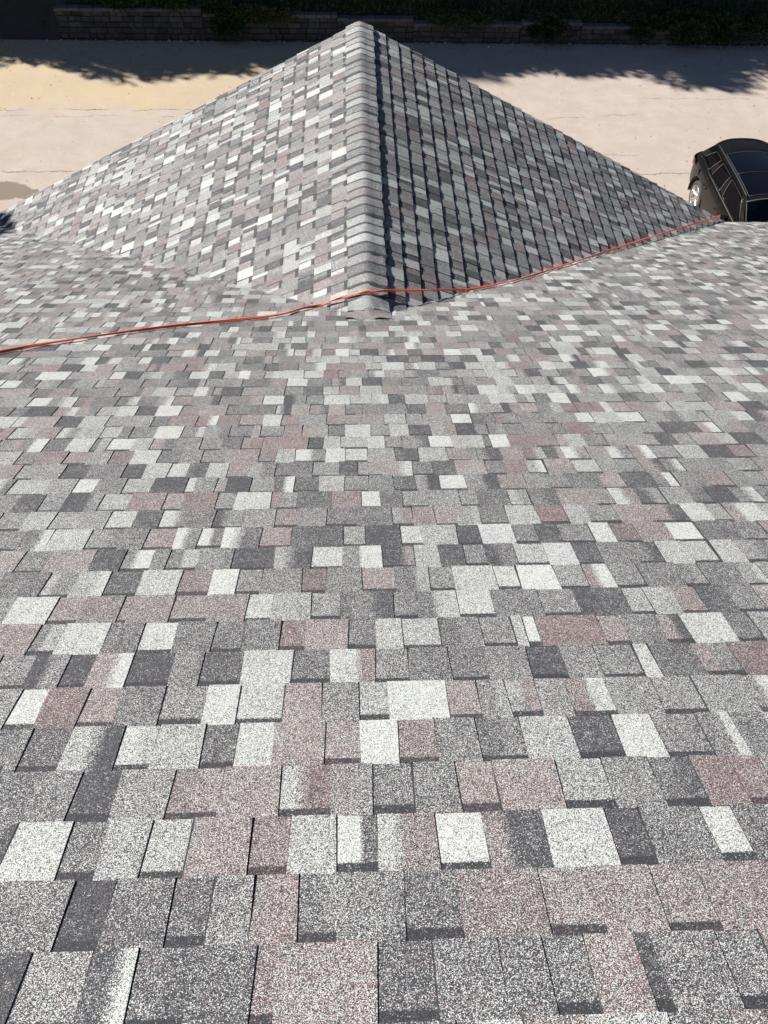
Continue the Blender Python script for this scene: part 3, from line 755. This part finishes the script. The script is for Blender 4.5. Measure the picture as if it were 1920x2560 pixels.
for y, dz, h in ((3.74, .004, 0), (3.95, .026, 0), (4.16, .026, 0), (4.30, .010, 0), (4.29, -.03, 0), (4.10, -.08, 0)):
    rows.append([Vector((u*.655, y-.15*abs(u)**3+.02, roof(u*.9, min(y, 4.16)).z+dz)) for u in us])
spl.grid(rows); car_obj(spl, 'spoiler', PAINT, None, True)
# front: grille, bumper intake, bonnet lines, wipers
gr = MB(); gr.grid([[Vector((-.42+.84*i/8, -.012-.03*(1-((i-4)/4)**2), .46+.18*j/4)) for i in range(9)] for j in range(5)]); car_obj(gr, 'grille', BLACKP, None, True)
for j in range(3):
    b_ = MB(); b_.tube([Vector((-.40+.80*i/8, -.022-.03*(1-((i-4)/4)**2), .50+.05*j)) for i in range(9)], .007, 5); car_obj(b_, 'grille_bar', CHROME, None, True)
for sx in (-.45, .15):
    wp = MB(); wp.tube([Vector((sx-.15, .80, 1.085)), Vector((sx+.05, .86, 1.12)), Vector((sx+.38, .92, 1.135))], .008, 5); car_obj(wp, 'wiper', BLACKP, None, True)
# cabin: dash, seats, steering wheel
ds = MB(); ds.grid([[Vector((x, y, z)) for x in (-.70, -.35, 0, .35, .70)] for y, z in ((.95, 1.06), (1.15, 1.11), (1.32, 1.09), (1.36, 1.0))]); car_obj(ds, 'dashboard', BLACKP, None, True)
def pad(mb, cx_, cy_, cz, w_, d_, h_, lean=0):
    rows = []
    for i in range(9):
        t = -1+2*i/8; r = (1-abs(t)**3.5)**.45 if abs(t) < 1 else .02
        rows.append([Vector((cx_+w_*r*math.copysign(abs(math.cos(a))**.6, math.cos(a)), cy_+lean*(t+1)*h_+d_*r*math.copysign(abs(math.sin(a))**.7, math.sin(a)), cz+h_*t)) for a in [6.28319*j/16 for j in range(16)]])
    mb.grid(rows, None, 0, True)
for cx_, cy_ in ((-.37, 2.15), (.37, 2.15), (-.42, 3.1), (.0, 3.1), (.42, 3.1)):
    s_ = MB(); pad(s_, cx_, cy_, 1.10, .23, .07, .22, .12); seat = car_obj(s_, 'seat', SEAT, None, True)
    h_ = MB(); pad(h_, cx_, cy_+.07, 1.40, .13, .05, .085, .1); car_obj(h_, 'headrest', SEAT, seat, True)
sw = MB(); sw.tube([Vector((.37+.18*math.cos(a), 1.55+.06*math.sin(a), 1.08+.17*math.sin(a))) for a in [6.28319*i/24 for i in range(25)]], .016, 6); car_obj(sw, 'steering_wheel', BLACKP, None, True)
# wheels
def lathe(mb, prof, sx, yy, n_=40):
    mb.grid([[Vector((sx*x, yy+r*math.cos(6.28319*i/n_), WR+r*math.sin(6.28319*i/n_))) for i in range(n_)] for x, r in prof], None, 0, True)
for yy in AX:
    for sx in (-1, 1):
        t_ = MB(); lathe(t_, [(.71, .27), (.70, .33), (.72, .362), (.76, .372), (.86, .372), (.905, .362), (.925, .33), (.922, .285), (.905, .262), (.71, .262)], sx, yy); tyre = car_obj(t_, 'tyre', RUBBER, None, True)
        r_ = MB(); lathe(r_, [(.72, .255), (.90, .262), (.922, .270), (.924, .256), (.90, .246), (.80, .235)], sx, yy)
        for s_ in range(5):
            for da in (-.16, .16):
                a = 6.28319*s_/5+.3; ao = a+da*1.25; ai = a+da*.45
                P_ = lambda rad, an, x: Vector((sx*x, yy+rad*math.cos(an), WR+rad*math.sin(an)))
                r_.grid([[P_(.06, ai-.12, .885), P_(.06, ai+.12, .885)], [P_(.15, (ai+ao)/2-.10, .905), P_(.15, (ai+ao)/2+.10, .905)], [P_(.252, ao-.075, .915), P_(.252, ao+.075, .915)]])
                for q in (-1, 1): r_.grid([[P_(.06, ai+q*.12, .885), P_(.06, ai+q*.12, .85)], [P_(.15, (ai+ao)/2+q*.10, .905), P_(.15, (ai+ao)/2+q*.10, .86)], [P_(.252, ao+q*.075, .915), P_(.252, ao+q*.075, .87)]])
        lathe(r_, [(.86, .085), (.89, .08), (.90, .05), (.902, .0005)], sx, yy, 20); car_obj(r_, 'rim', ALLOY, tyre, True)
        d_ = MB(); lathe(d_, [(.78, .235), (.78, .001)], sx, yy, 30); car_obj(d_, 'brake_disc', plain('dark_steel', (.06, .055, .05), .5, .6), tyre, True)
